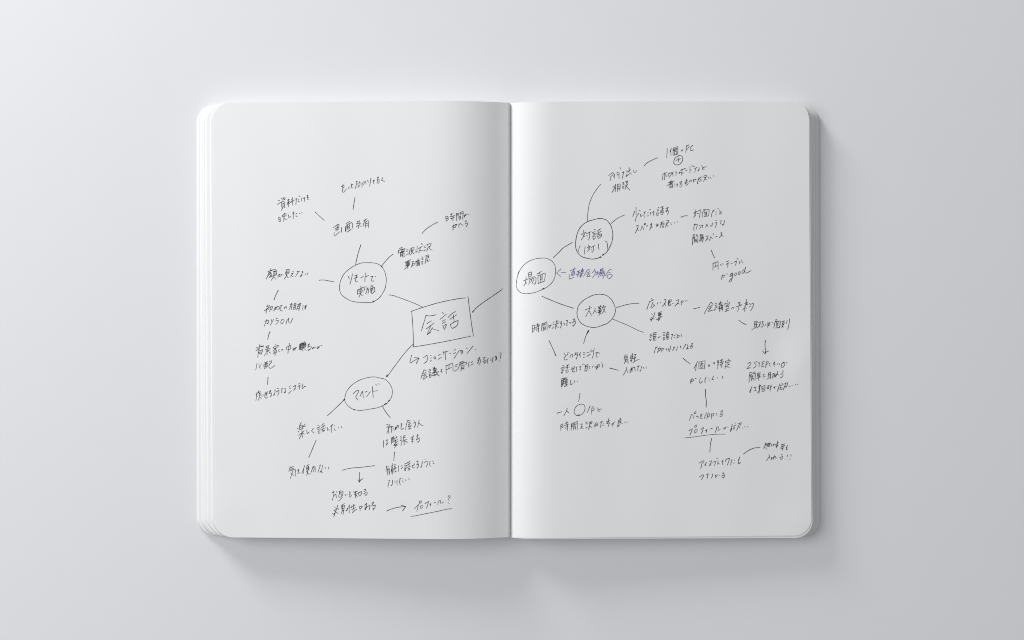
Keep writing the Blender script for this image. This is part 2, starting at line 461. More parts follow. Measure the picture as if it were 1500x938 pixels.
# pen strokes, one mark per line; "@ x y scale" sets the origin of the lines below it
INK_DATA = """
@ 400 280 15
note 180,152 195,180; 215,165 225,148 272,150 245,195; 232,168 200,205; 235,172 268,195; 105,215 150,210; 95,295 140,270 180,242; 185,238 188,350; 188,240 242,228 252,345; 205,285 240,268; 208,318 242,300; 190,355 250,340; 215,355 200,390 182,428; 245,360 270,372; 312,195 325,218; 355,178 340,208; 298,265 375,225; 337,175 335,352; 335,262 305,305; 345,255 365,280; 400,185 412,200; 395,225 410,238; 380,255 470,200; 430,143 428,240 437,320; 490,178 528,165; 512,165 500,305; 545,195 572,185; 558,215 555,237 582,235; 570,105 592,125; 625,150 618,232; 660,165 692,138 684,238; 738,105 772,98; 755,88 752,145; 740,155 785,130; 765,150 755,185 795,178
note 125,582 130,682; 125,578 155,575 160,670; 130,625 157,622; 130,680 162,670; 198,532 212,568; 200,535 262,500 290,495 285,530; 205,570 290,540; 250,485 240,560 232,675; 238,600 285,628 310,618; 335,520 345,590 390,558; 425,495 465,462; 455,450 440,615; 500,510 525,488; 505,540 502,565 535,565; 575,490 600,505; 625,470 640,492
line 922,460 1125,650
@ 490 250 15
note 150,355 215,320; 185,300 175,475 205,478 262,400; 190,375 220,360; 300,365 325,360 310,410; 365,290 375,340; 362,325 410,300; 380,330 362,385 412,380; 495,232 460,398; 475,245 505,232; 515,280 565,262; 515,282 518,385; 560,262 555,330 520,355; 545,240 545,255; 600,285 605,370; 600,290 655,240 650,290 615,325; 680,230 695,300; 725,215 745,260; 800,170 785,260 772,350; 845,230 880,200 870,230 845,240; 860,210 862,298; 935,160 975,150; 960,135 945,200 935,295; 950,210 985,195 970,290; 1060,155 1030,215 1100,238
@ 520 285 12
line 0,52 -36,270
@ 480 310 15
note 125,355 235,275; 190,300 250,285 240,400; 175,365 185,435; 180,370 210,420 ; 215,310 210,415; 190,360 235,345; 145,465 140,535 155,540 270,440; 305,350 303,460; 405,265 490,212; 390,330 385,440; 410,310 400,440; 415,300 430,290 530,240 550,300 530,390; 440,290 430,380; 480,290 470,390; 435,330 475,320; 440,360 475,350; 430,390 480,375; 425,455 510,395; 650,215 645,280; 695,200 690,270; 630,270 720,255; 655,225 705,205; 625,335 700,290 720,265; 690,300 665,385; 720,320 745,325; 790,205 865,155; 830,185 790,260 785,330; 820,240 830,250 830,355; 825,240 890,195 900,220 895,355; 835,270 890,255; 835,310 890,295
@ 610 300 15
line 120,640 160,590 225,530 340,450 475,378
note 640,265 655,375; 640,270 690,250 695,330 655,345; 655,310 690,295; 745,215 800,200; 775,190 770,240; 740,265 850,240; 750,310 830,280; 805,255 800,368; 765,300 780,325; 880,190 878,355; 880,195 925,185 915,240 885,250; 885,220 920,212; 955,180 1020,145 1028,170 1015,325; 955,185 965,230; 965,205 1010,195; 930,265 935,325; 930,265 970,250 965,315 935,325; 935,290 965,285; 1050,235 1055,280; 1050,238 1085,210 1080,240 1055,260; 1085,215 1110,215; 1130,205 1155,215; 785,490 850,440 890,430 ; 815,445 800,565; 870,430 855,500 820,510; 885,440 890,460; 930,440 937,515; 930,450 960,410 1028,460; 1065,370 1100,345 1085,390; 1065,425 1130,395 1120,440 1085,495
@ 550 350 15
line 388,335 300,405 210,505 125,610
note 520,215 600,180; 505,255 498,330; 510,258 560,235 650,215 640,260; 560,195 570,300; 585,245 615,235; 580,270 615,260; 530,300 640,270; 545,310 550,400; 545,315 625,285 630,350; 560,345 620,325; 560,375 625,355; 590,290 590,385 610,405 655,365; 680,245 715,240; 680,278 718,272; 680,355 725,320; 760,225 735,365; 755,230 850,180 840,220; 800,185 790,270; 770,270 840,235 800,300 765,360; 785,280 850,340; 868,240 880,250; 865,300 915,270; 915,155 910,315; 940,215 1030,165; 985,185 975,240 950,310; 975,235 1005,265 1045,262; 1005,105 1035,135; 1065,165 1105,155; 1075,195 1110,185; 1060,268 1110,235; 1130,130 1145,150; 1130,128 1225,92 1200,165 1155,180; 1160,180 1125,275; 1180,165 1195,225 1250,250
note 645,520 775,455; 670,515 680,560; 665,535 760,500 750,545; 700,490 705,590; 725,480 725,560; 665,560 755,540; 635,670 690,620 740,585; 650,600 760,560; 725,560 705,660; 690,570 700,620; 800,500 840,490; 830,500 780,630; 810,545 812,600; 810,545 855,530 845,590 812,600; 890,490 895,605; 880,505 985,460; 935,435 925,500; 905,500 880,540; 925,510 925,600; 930,520 970,500 965,590; 950,480 950,590; 930,550 970,535; 930,580 965,570; 1015,405 1050,400; 1020,430 1050,425; 1020,455 1050,450; 1015,500 1020,560; 1015,500 1045,495 1035,560 1020,562; 1090,380 1175,350 1165,410 1120,430; 1110,400 1160,390; 1110,420 1090,550; 1125,465 1150,495; 1145,455 1140,500 1175,495; 1185,460 1205,475
@ 480 375 12.507
line 607,-202 572,-95 545,0 528,80 510,165
bubble 518,168 440,210 370,260 300,330 255,410 225,500 215,580 230,670 265,725 340,780 420,822 500,843 600,852 710,858 800,850 860,830 950,765 1010,680 1055,580 1072,470 1068,380 1040,280 985,195 920,150 840,130 720,126 620,130 560,150 518,168; *2 848,830 820,848; *1.4 1000,205 975,188
note 380,375 395,425; 455,330 430,440 405,530; 490,370 550,345; 480,415 555,385; 535,355 515,420 510,470 525,480 550,460; 605,405 655,375; 690,315 680,480; 695,385 750,355; 785,380 835,370; 830,370 800,440 820,468 850,455; 865,380 885,385
note 600,560 620,590; 545,625 548,710; 545,630 620,590 685,565 680,600 660,640; 570,635 640,605; 570,665 640,635; 565,695 650,655; 610,600 605,680 570,760; 600,690 620,720 650,720; 715,560 725,590; 705,610 760,585; 725,600 715,650 690,700; 730,625 755,615 735,705; 795,530 790,590; 790,560 835,545; 780,610 860,575 850,640; 805,595 805,670; 825,560 825,640; 785,600 795,680 815,690 875,640
line 1120,717 1170,720 1250,743 1440,813 1600,875 1732,938
@ 380 380 15
note 240,205 250,235; 240,245 365,220; 185,270 290,240; 215,265 195,330 145,440; 200,300 250,280; 215,335 260,310; 250,285 195,360; 270,320 205,410; 280,350 225,400; 305,265 385,250; 320,270 310,380; 310,280 385,260 370,345; 320,305 370,300; 315,330 370,325; 310,360 370,345; 260,380 300,390; 320,370 260,465; 310,380 365,445; 410,350 405,412; 405,355 450,325 485,335 470,370 435,385; 445,330 425,385; 485,350 500,345; 512,340 522,352; 585,230 590,320; 585,235 655,220 650,315; 590,265 650,258; 590,295 650,288; 585,325 650,315; 575,290 575,340; 600,330 590,370 545,435; 605,350 615,395 640,400; 730,265 758,262; 700,320 745,300; 740,305 680,390; 700,355 720,375 750,370; 820,275 885,262; 865,265 790,380; 955,262 930,330 905,380; 890,380 935,335 910,382 890,375; 935,265 960,290; 1005,320 1020,345; 1055,300 1062,345
line 1310,462 1360,455 1440,458 1500,470 1650,500
line 415,680 380,745 345,825 322,895
@ 380 425 12.507
note 130,305 190,285; 150,275 155,300; 90,380 140,345 185,305; 140,330 130,380 118,435; 160,340 170,360; 190,315 245,300 225,360 205,355; 215,305 185,400; 285,305 300,350; 325,295 300,350 255,385; 265,360 300,320 360,300 365,340 330,355; 405,280 375,365 395,385 420,370; 385,290 420,282; 450,325 455,345 470,310 500,305 490,345; 480,305 455,345; 555,275 600,255; 590,240 570,300 540,365; 575,300 590,320; 600,260 585,360; 640,250 625,360; 630,260 670,235 660,350; 630,290 665,275; 625,325 665,310; 625,358 660,345; 690,275 740,250; 745,240 700,320 675,365; 690,310 755,285; 755,240 735,320 720,385; 700,345 730,340; 800,275 790,372; 825,310 860,290; 860,275 840,350 855,350; 850,280 830,350
note 100,575 170,550 165,600 130,620; 135,540 110,610 85,670; 165,595 150,620; 215,540 230,590; 260,535 230,590 195,650; 300,530 335,515; 300,565 350,555 340,590 300,635; 410,540 390,590 395,620 420,615 455,560 445,530 410,545; 505,555 485,630; 540,515 505,560; 535,515 540,600 570,605 610,515
line 195,760 165,840 152,915
@ 370 485 12.507
note 70,305 200,275; 125,250 120,345; 80,330 110,320; 60,360 130,330; 150,260 155,295 200,290; 200,270 155,295; 105,365 95,490; 105,370 185,340 175,380 150,440; 110,395 160,380; 115,420 150,405; 245,290 300,260 290,300 250,310; 255,285 245,320; 270,275 290,280; 230,345 330,315; 285,310 270,345; 250,365 320,345; 245,385 260,380 300,360; 265,380 265,445; 245,405 215,460; 300,380 330,410; 420,240 425,265; 375,300 380,325; 380,300 475,260 460,300; 395,325 450,305; 430,315 370,375; 400,350 430,340 440,380 405,455; 420,365 375,415; 425,385 390,425; 490,335 470,365 500,385; 530,345 535,360 555,330 560,355; 615,295 625,350; 615,300 700,265 690,330 630,350; 675,225 660,320 645,415; 735,330 740,355 790,300 775,345 750,360; 760,310 740,335; 795,295 810,310
note 865,250 850,345; 860,250 910,215 905,330 855,345; 880,230 870,340; 895,220 885,335; 860,290 910,270; 860,320 910,300; 900,240 970,210 965,290 905,310; 945,190 930,300 905,375; 920,220 980,230; 915,250 985,245; 910,270 975,270; 925,230 960,280; 940,200 945,290; 930,310 985,360
note 1010,260 1045,230 1030,265 1005,300; 1010,300 1070,275 1075,310 1020,365 1015,345 1050,335; 1095,330 1100,310 1150,290 1140,320; 1120,300 1100,335; 1180,300 1185,325 1225,275 1215,310 1190,325; 1205,280 1180,300; 1250,265 1270,262
note 80,595 70,660 55,718; 115,600 125,670 145,685; 140,630 150,650; 165,600 175,612; 215,585 280,560; 205,620 215,695; 205,625 280,590 275,640 225,690; 235,580 235,640; 255,575 250,630; 225,655 265,640; 300,570 350,540 345,570; 350,570 305,620 300,670 325,690 410,630
@ 365 545 15
line 415,120 408,200 397,285
note 150,480 165,530 145,640; 150,470 185,455 160,520 185,530 160,545; 215,410 190,460; 200,455 250,430; 215,470 260,460 255,510 225,520; 230,480 230,530; 225,540 205,625; 240,560 270,595; 275,510 285,545; 300,490 315,520; 350,455 345,560 370,580 405,550; 345,495 400,450; 395,430 385,520; 370,440 370,520; 435,430 480,400 460,440 435,470; 440,475 490,460 495,500 470,550 460,535 485,525; 555,400 575,390 560,470 545,520 530,515 550,490; 615,360 650,375; 600,440 655,400 650,450 625,520; 700,380 735,355; 725,350 710,460; 765,380 800,360 805,390 790,450; 765,460 800,420 795,460 765,450; 880,330 910,305; 885,365 915,360; 865,475 930,408; 965,330 1020,290 1010,350 975,420; 1000,360 1030,385; 1075,270 1125,245; 1070,320 1130,290; 1110,300 1100,390; 1180,260 1160,365 1175,365 1215,320; 1205,320 1245,315
@ 595 425 10
box 70,315 220,262 480,185 720,135 868,115; 82,330 95,500 104,690 107,838; 107,834 330,798 577,753 730,722 905,685; 905,95 930,300 960,520 985,678; *1.6 920,680 940,675
note 290,375 255,490 222,602; 285,370 350,380 440,362; 305,492 370,450; 290,572 370,515 408,478; 365,510 330,590 305,655 360,620 ; 310,655 345,615 385,550; 375,565 420,580 482,597; 530,330 552,350; 495,430 592,352; 525,460 575,432; 530,490 582,462; 535,525 560,582 590,505; 540,530 588,498; 612,405 660,355 725,312; 640,430 740,362; 690,365 700,450; 640,512 675,565; 640,512 700,470 762,445 745,520 675,565
line 975,322 1040,250 1160,160 1280,80 1400,-5 1410,-20; *1.9 972,324 988,304
@ 590 500 15.64
line 240,65 130,175 0,325 -130,500 -250,660 -360,820; 
arrow 202,318 180,410 162,490 178,498 260,445 370,385; 265,378 375,385; 370,390 305,520
note 470,380 555,318; 555,320 562,400 545,470 480,512; 628,325 655,320; 632,388 660,380; 625,462 660,430; 710,370 745,350 745,400; 705,365 735,410 762,400; 815,325 865,298; 810,415 895,362; 925,225 925,320; 925,275 975,240 1045,225; 990,240 975,330 980,430; 1070,290 1110,270; 1165,210 1215,185; 1160,290 1215,258; 1170,395 1230,310 1298,210
note 490,655 440,770 412,870; 495,655 548,685; 470,745 535,715; 450,795 540,745; 510,775 460,875 485,870 560,810; 525,790 570,820; 595,655 640,645; 590,695 640,670; 600,730 645,710; 600,765 650,750; 605,785 610,835; 605,785 650,770 640,825 612,835; 690,605 705,640; 730,590 725,640; 690,650 775,625; 700,680 770,660; 690,715 790,680; 720,600 715,800; 670,740 760,710; 665,790 760,760; 735,620 760,700 800,770 838,795; 820,695 770,760 720,800; 760,620 780,650 ; 870,660 900,645; 890,640 880,690; 865,690 890,680 875,715 910,705; 990,545 992,750; 990,570 1135,500 1150,580 1148,685; 1060,540 1055,620; 990,660 1115,600
@ 665 500 15.64
note 140,215 195,205 200,260 165,305; 150,245 195,240; 160,270 200,265; 285,155 305,170; 435,110 290,295; 490,180 510,205
note 20,555 95,520; 30,590 80,565; 0,685 30,680 75,645; 130,490 140,540 ; 85,650 125,560 135,500; 140,490 210,455 205,510 145,530; 155,480 165,520; 170,520 200,500; 130,545 210,500 290,475 280,530 250,550; 165,560 162,700; 165,570 230,540 225,655; 170,600 225,590; 170,630 225,620; 350,480 330,520 340,605; 395,490 430,465; 385,555 440,515; 540,410 600,370; 585,370 570,430 545,520 530,500 560,470; 540,440 610,420 605,480 565,555; 670,385 715,355 700,400 665,430; 660,470 730,430 735,470 690,515 680,490 720,490; 785,390 765,440 775,515; 830,410 850,400; 840,440 860,430; 895,365 885,430 882,490; 935,360 970,335 965,380 950,440; 955,375 985,360 965,430 940,440; 1030,275 1090,265 1070,320 1060,405; 1040,445 1055,460
@ 490 540 12.507
bubble 905,190 820,172 740,155 640,160 540,185 430,228 320,300 240,390 200,480 188,560 195,610 230,665 300,725 370,755 460,768 560,758 700,735 800,715 900,672 950,645 1000,590 1045,520 1060,430 1050,360 1010,280 960,225 905,190; *1.7 1010,580 985,600; *2 950,642 918,658; *1.4 375,757 345,750
note 340,462 400,410 450,400 430,450 390,520 435,582; 510,415 465,520; 515,425 530,540; 560,435 600,415; 655,425 580,525; 692,330 700,430 710,535; 700,420 790,405; 755,290 775,310; 805,278 820,295
line 880,690 930,785 1025,905
line *1.8 967,118 948,150
line *2 185,563 158,588; 185,565 100,650 0,745 -80,820 -135,868
@ 425 600 12.507
note 205,235 175,290; 175,285 170,370; 180,290 225,290 230,350; 180,330 235,310; 180,365 240,345; 275,265 240,310; 245,315 300,300; 130,345 150,360; 140,415 165,395; 155,475 260,390; 215,370 225,520; 215,440 165,540; 220,425 265,455; 305,375 310,450 350,410; 425,345 390,395 440,435; 505,295 525,285; 490,345 550,310; 505,370 550,350; 510,395 515,440 545,430 545,385 515,400; 575,290 625,250; 570,330 640,290; 605,290 600,345; 560,370 650,335; 590,365 600,410 640,375 595,385; 685,330 685,385 720,365; 740,315 785,265; 770,280 755,350 757,425; 800,300 825,300; 805,350 815,380 840,380; 880,320 895,345; 940,310 950,345
line 475,565 430,670 385,780 340,885
@ 550 605 12.507
note 205,215 235,205; 205,270 265,215; 255,215 235,300 205,375; 235,270 245,385; 250,260 275,280; 260,255 295,240 292,365; 280,260 325,245 320,330; 365,260 375,300 400,260; 350,320 380,240 365,300; 395,230 430,230 415,280; 360,310 410,235; 465,205 485,190 465,290 480,310 520,275; 590,135 560,240 555,320; 590,140 645,150; 600,180 635,170; 600,210 650,190; 620,205 605,260; 600,250 660,230; 640,245 605,305 660,275; 700,140 715,155; 690,190 735,170 735,210 705,275; 800,130 785,210 768,270; 790,180 840,225 875,237
note 145,505 145,635; 190,505 225,490; 215,490 205,590; 190,595 235,545; 290,460 295,575; 290,460 340,430; 310,470 345,455; 310,450 320,540; 335,440 340,530; 315,500 345,485; 310,540 380,500; 375,415 385,460; 350,470 400,440; 355,500 410,490; 340,580 415,510; 375,510 350,590; 335,600 420,565; 380,570 350,645; 365,590 400,600; 455,435 475,440 460,480; 450,510 485,490 480,550 465,605; 515,420 515,500; 515,430 550,410; 515,455 550,445; 500,520 580,480; 525,510 525,580 545,570; 540,520 590,540; 645,465 700,430; 690,410 680,480 685,560; 660,490 690,470 680,520 655,525; 750,430 785,410; 770,390 775,440 745,500; 745,500 810,455 810,500 775,550 770,530 800,525
line 348,715 335,880
@ 415 665 10.714
note 108,195 85,280; 105,225 165,195; 115,245 165,225; 100,270 175,240 190,250 185,320 200,355; 150,265 110,390; 115,300 160,340; 225,255 240,240; 235,240 235,285 225,310 265,295; 225,270 245,260; 335,185 290,315; 320,230 318,310; 360,195 405,165; 365,215 370,260; 365,215 400,200 400,245 370,258; 370,235 400,225; 390,190 385,270 365,345; 365,270 390,310 430,318; 470,190 435,295; 460,220 500,195 500,280; 485,220 470,290; 570,185 585,170; 580,185 540,295; 615,180 600,265 575,295 580,270 620,300; 655,205 660,240; 705,205 715,240
line 925,258 1060,225 1250,208 1435,185
arrow 1195,290 1195,370 1197,448; 1172,405 1195,448; 1195,445 1215,410 1255,388
@ 550 660 15
note 240,340 230,470; 245,370 290,350; 250,410 300,390; 250,430 310,405 305,535; 275,430 255,550; 260,450 295,480; 340,350 380,330; 370,285 365,410 370,530; 340,390 385,370; 345,410 350,470; 345,420 390,400 385,450 350,465; 345,440 390,425; 345,500 395,465; 410,320 440,305 420,360; 405,340 450,380; 425,370 430,475; 400,410 460,380; 420,480 465,450; 505,335 500,400 510,465; 560,345 590,335; 565,400 600,370; 640,300 720,260; 635,340 680,325; 640,370 680,355; 640,400 680,380; 640,410 645,450; 640,415 670,400 660,445 640,450; 700,280 765,230; 680,340 770,275; 735,290 740,360; 700,375 770,345; 715,390 715,420 740,440 760,390 725,395; 800,340 860,310; 850,285 845,340; 810,330 810,370 835,390 860,370; 900,250 935,235; 930,225 935,280 905,310; 905,320 945,300 945,345 915,400 910,375 935,370; 1020,290 1035,275; 1030,230 1015,330 1010,375 990,370 1005,345; 1080,190 1095,205; 1075,270 1110,240 1155,235 1145,300 1110,365; 1200,230 1190,310 1210,355; 1250,240 1275,230; 1265,295 1290,270
note 290,660 315,655 285,730 275,810; 375,655 370,730 350,775 335,770 370,750; 425,680 430,705; 470,650 475,765; 525,630 560,605; 545,605 530,690 545,755; 590,625 605,620; 590,665 615,700; 650,640 675,670; 730,615 745,655
@ 475 705 15
note 175,255 215,230; 205,215 210,300 170,430 175,395; 200,320 255,285 265,370; 265,230 280,250; 320,235 375,205; 335,225 330,300; 330,270 415,225 400,330; 320,305 315,340; 320,350 345,355 385,320 370,270 345,290; 300,440 330,425 400,350; 455,295 465,325; 495,290 505,305; 545,245 580,235; 560,230 565,300 545,350 575,350 600,310; 545,290 580,280; 650,215 655,270; 655,260 735,215; 690,220 685,370; 660,300 740,270; 690,300 730,340; 760,240 755,290 780,330; 760,255 825,225 815,280 785,325; 870,195 915,170 900,215 870,240; 860,285 935,235 945,265 910,325 895,300 930,300
note 230,570 245,590; 295,530 270,610 205,790; 215,640 300,600; 215,645 305,715; 180,705 200,735 250,680; 300,600 315,625; 380,530 450,490; 380,540 385,600; 385,560 450,530 440,590; 400,530 405,600; 380,610 440,585; 415,600 370,720; 385,660 445,630; 430,620 410,735; 480,640 490,660 510,590; 520,590 490,660; 550,520 545,600 550,700; 530,560 575,580; 590,540 590,590; 590,580 680,520; 640,510 640,620; 600,630 690,580; 615,695 660,650 715,615; 770,560 790,650; 780,560 830,540 815,590 785,610; 820,560 850,565; 880,530 935,490; 920,480 925,560 905,640 890,610 900,560; 900,600 1005,520 1000,570 985,630; 1050,490 1085,450 1070,500 1040,530; 1045,550 1125,520 1115,570 1075,640 1065,600 1100,600
@ 560 715 12.5
arrow 82,420 180,382 300,352 420,342; 345,318 430,338; 430,340 395,385 368,422
note 590,380 665,300; 660,305 645,380 630,430; 675,250 685,290 715,260 720,235 680,245; 700,325 700,380 745,350 740,320 700,330; 780,285 850,245 830,310 808,372; 890,280 880,335; 870,300 890,290; 945,275 980,262; 1045,225 1020,270 1018,318; 1065,225 1068,285 1125,255; 1205,160 1225,135 1245,155 1215,200 1218,232; 1205,270 1225,282
line 520,518 600,512 750,480 1000,430 1180,390 1275,380
@ 935 200 12.5
line 108,545 140,500 240,440 355,390
note 530,220 525,310 518,398; 605,215 575,290; 595,260 597,355; 640,210 635,340; 640,215 725,185 720,325; 640,240 720,215; 675,225 670,270; 650,260 705,240; 655,285 665,335; 655,285 700,265 700,325 665,335; 640,345 720,325; 780,270 790,250 810,240 800,275; 880,165 870,300; 880,185 920,152 930,190 880,245; 1000,160 960,200 960,265 1015,245
bubble 760,350 700,375 660,420 650,480 670,515 720,522 780,490 812,430 805,370 760,350
note 690,440 780,405; 740,390 735,470
note 445,695 520,660; 485,665 480,800; 450,715 440,800; 500,700 515,740; 545,690 550,730; 550,685 605,660 600,700 565,750; 640,650 615,690; 630,670 635,735; 690,630 690,720; 690,665 720,670; 750,650 755,690; 770,620 865,585; 800,600 795,715; 755,665 830,670; 865,630 900,615; 945,550 945,675; 945,610 975,615; 975,540 1030,550; 1030,590 1080,565; 1060,570 1030,660; 1115,575 1105,630 1085,635 1100,610; 1160,530 1175,570; 1245,555 1190,570 1165,600 1210,600
note 560,840 660,815; 600,805 580,870; 550,850 620,835; 530,900 640,835; 560,880 625,860; 580,880 575,950; 580,890 630,880 625,940; 585,915 625,905; 585,940 625,930; 670,860 670,920; 700,880 720,865 710,920; 755,845 800,815 782,848 758,884 800,866 796,905 766,935 758,908; 850,842 905,808; 852,868 902,840; 886,780 868,855 874,895 898,888 914,858; 928,842 950,802 940,828; 948,802 976,802 968,834; 1005,790 1012,842; 1004,798 1045,776 1036,815 1014,822; 1052,785 1062,790; 1080,860 1110,750; 1095,790 1085,870; 1110,780 1150,740 1170,750; 1120,800 1150,785; 1120,830 1160,800; 1190,730 1240,710 1250,720 1190,830; 1200,760 1245,740; 1220,770 1250,800; 1285,740 1295,780; 1320,750 1335,775; 1380,715 1385,740
@ 880 240 18.75
note 215,330 320,245 350,250 330,310 275,350; 265,360 280,390 250,475; 385,290 350,355; 370,330 370,410; 435,255 500,225; 440,315 520,270; 500,285 500,410; 530,100 550,150; 590,245 640,210 620,270 605,300; 615,290 590,410; 780,110 775,250; 715,190 720,235 830,160; 690,360 720,280; 700,350 800,270; 815,250 855,295; 905,170 910,240 940,245 995,185
note 325,645 410,600; 400,560 400,770; 390,640 310,795; 400,650 420,690; 455,570 460,770; 455,580 530,550 535,620 515,735; 465,640 520,615; 465,690 520,670; 600,520 640,510; 600,550 640,545; 600,580 640,575; 600,620 605,690; 605,625 635,620 630,670 605,690; 680,490 700,510; 690,480 750,475; 740,480 690,570; 700,500 745,530; 660,600 690,630; 740,560 700,620; 690,570 690,640 660,710; 690,610 750,680 805,725
@ 835 315 13.4
line 342,115 345,0 375,-201 442,-375 520,-500 603,-603
line 805,170 880,105 960,50 1075,0
bubble 605,825 540,850 440,868 340,852 250,828 180,780 125,690 108,600 115,490 140,370 185,270 260,185 350,130 460,95 580,70 690,90 745,130 800,210 830,310 840,410 820,530 775,640 720,730 640,795; *2.2 655,775 636,795; *2.2 605,825 580,838
note 265,300 270,360; 215,385 320,335; 300,340 260,430 215,495; 250,390 295,430; 320,370 415,325; 380,340 385,430 365,495 350,480; 325,405 345,420; 470,290 500,285; 435,350 495,325; 450,375 500,355; 450,400 500,385; 445,430 460,485; 445,430 495,410 490,460 460,485; 530,320 605,270; 520,370 615,320; 565,325 560,390; 520,400 620,370 615,420 555,465 530,430 600,400
note 195,605 170,680 172,730; 295,620 280,775; 335,640 400,615; 365,590 370,640; 390,620 370,680 340,725; 360,650 385,690; 410,640 490,600; 460,610 460,690 435,735 420,720; 415,670 430,680; 560,570 555,620 570,680; 685,510 715,525 735,590 725,700
@ 915 295 15
note 250,135 250,310; 220,220 175,340; 315,200 355,215; 310,260 255,350 230,445; 345,285 350,345 400,300; 420,255 460,225; 450,230 425,300 432,360; 500,260 520,250; 495,325 525,315; 540,185 550,190; 565,180 570,190; 570,240 570,300; 600,250 650,215; 640,220 638,315; 735,145 755,130; 715,180 755,170; 715,215 750,200; 710,220 735,210; 700,260 710,325; 700,260 740,250 735,300 710,325; 790,140 850,105; 790,210 860,150; 830,130 830,200; 785,235 855,205; 790,250 800,300 830,295 855,230 795,255; 900,170 965,135; 935,135 940,190 910,245 905,215 930,195 ; 940,200 965,220 940,295
note 255,545 300,520 285,590 230,705; 275,600 310,655; 350,645 385,540 420,630; *1.5 432,508 442,524 460,488 445,482 432,508; 480,555 510,530; 560,520 600,480 585,550 545,635; 570,560 615,580; 690,510 700,560 740,500 730,540 700,550; 700,500 730,500; 790,480 830,450; 810,470 785,590; 785,520 840,490; 840,440 850,460; 830,490 880,480; 825,530 870,510; 825,560 860,545 850,580 820,570; 920,430 970,415 955,470 920,460; 930,480 890,580; 910,500 955,480; 920,520 960,550; 1010,470 1030,525; 1085,460 1095,485; 1150,445 1155,475
line 1238,352 1300,325 1385,318
@ 1000 300 14.43
note 262,105 265,150; 230,180 290,145 ; 285,150 255,230 230,280; 245,190 275,240; 280,150 380,110; 375,105 365,200 355,280; 305,190 345,185; 430,110 480,95; 415,160 410,270; 420,160 470,115 560,100 550,240; 465,150 475,250; 500,150 500,240; 470,175 510,165; 470,205 510,195; 450,255 550,235; 630,140 675,105; 650,130 615,190 612,265; 690,155 715,150; 695,210 715,200; 740,75 770,100; 780,130 800,170; 820,150 780,180 785,205 825,185
note 240,420 310,415 300,470 280,525; 265,405 235,480 238,560; 340,450 390,425 385,470 355,520; 410,440 430,430; 425,435 410,480 430,480; 485,480 510,410 535,465; 625,385 620,440 590,465 590,440; 700,330 715,340; 680,390 720,370 710,420 685,490; 785,345 820,340 795,410; 885,335 870,400 845,440 830,430 860,410
note 220,640 220,690; 220,640 260,630; 215,680 205,850; 240,650 250,690; 220,700 265,685; 225,720 260,710; 300,630 290,650; 285,650 325,640; 290,670 325,665 315,810; 250,730 250,800; 255,740 300,720 290,790; 260,760 290,750; 260,790 285,780; 365,640 370,690; 370,635 430,620 420,670 370,685; 370,660 420,650; 370,710 450,680; 380,710 345,780; 440,690 430,750 410,800; 400,710 370,775; 425,705 395,770; 490,670 540,655 520,710 480,775; 510,710 540,740; 565,760 590,675 630,720; 640,620 645,640 660,615 645,610; 695,685 730,665; 800,600 830,590 810,650 770,705; 815,640 860,675
@ 1030 360 15.63
line 188,110 215,185 265,285
note 225,400 225,570; 225,410 340,360 340,545; 275,390 280,480; 250,495 335,455; 395,425 415,465; 445,410 455,440; 530,375 590,345; 525,430 600,385; 570,400 560,500; 640,415 670,408; 705,385 765,345 755,400 735,460; 770,285 805,320; 840,350 825,425; 885,325 885,390 915,380
note 425,710 490,670 475,720 450,725; 440,670 430,720 420,780; 525,650 560,650; 675,625 640,640 610,700 630,715 665,660 680,630 665,740 630,830 600,835 600,800 650,750; 755,620 720,650 710,695 740,695 765,640 750,620; 840,590 805,620 800,670 830,665 850,610 835,590; 935,545 890,590 885,635 920,630 955,570; 975,490 950,580 965,630 1010,620 1095,570
@ 745 370 13.4
line 1252,-197 1075,-90 985,0 875,105
bubble 685,715 600,755 500,790 340,810 240,790 180,735 150,650 160,540 185,430 215,360 270,280 350,205 450,150 560,120 690,110 780,128 860,180 905,250 922,350 910,470 860,580 780,660 700,710 640,735; *1.9 695,708 665,720; *1.4 205,370 180,450
note 345,480 330,600; 290,560 370,520; 295,655 320,625 360,595; 380,405 400,505; 385,405 455,380 450,460; 395,440 450,420; 400,480 455,460; 370,530 515,470; 420,520 395,640; 430,530 540,490 530,600 505,628 480,610; 460,530 430,590; 495,530 460,610; 555,425 655,365; 620,385 590,440; 575,450 580,610; 580,460 710,405 720,420 705,560; 625,440 620,590; 660,430 655,560; 625,490 660,475; 625,530 660,515; 575,612 700,565
line 655,860 720,890 830,935 960,990 1130,1050 1275,1095
@ 805 380 15
bluearrow 362,292 250,292; 250,208 155,303 250,382; 150,300 175,305
bluenote 455,250 580,205; 545,185 525,260; 490,280 545,255 550,330; 490,280 485,360; 495,305 545,290; 495,330 545,315; 490,360 550,340; 435,335 428,440 540,395; 575,345 640,310; 650,240 610,380; 600,280 660,250; 700,240 740,215; 690,260 760,235; 690,250 720,290; 640,300 750,260; 720,200 715,300; 630,330 750,300; 690,310 680,410; 720,310 660,380; 620,340 620,380; 670,350 730,370; 825,240 745,378; 820,245 850,225 895,240; 830,290 890,270; 810,330 900,300; 870,300 815,390 890,370; 870,340 895,380; 985,215 995,240; 940,295 1000,240 1010,280 985,350 940,405; 1060,260 1040,345; 1025,295 1075,275; 1020,345 1080,310; 1115,225 1180,195 1170,245 1110,260; 1120,225 1110,270; 1120,245 1170,230; 1080,300 1210,260; 1120,280 1065,405; 1110,310 1200,290 1210,320 1170,430; 1150,310 1110,370; 1180,310 1150,380; 1305,235 1220,370; 1300,240 1335,222 1370,235; 1290,300 1340,285; 1265,350 1270,390 1300,430 1350,400 1380,345 1350,325 1265,350
@ 785 425 12.5
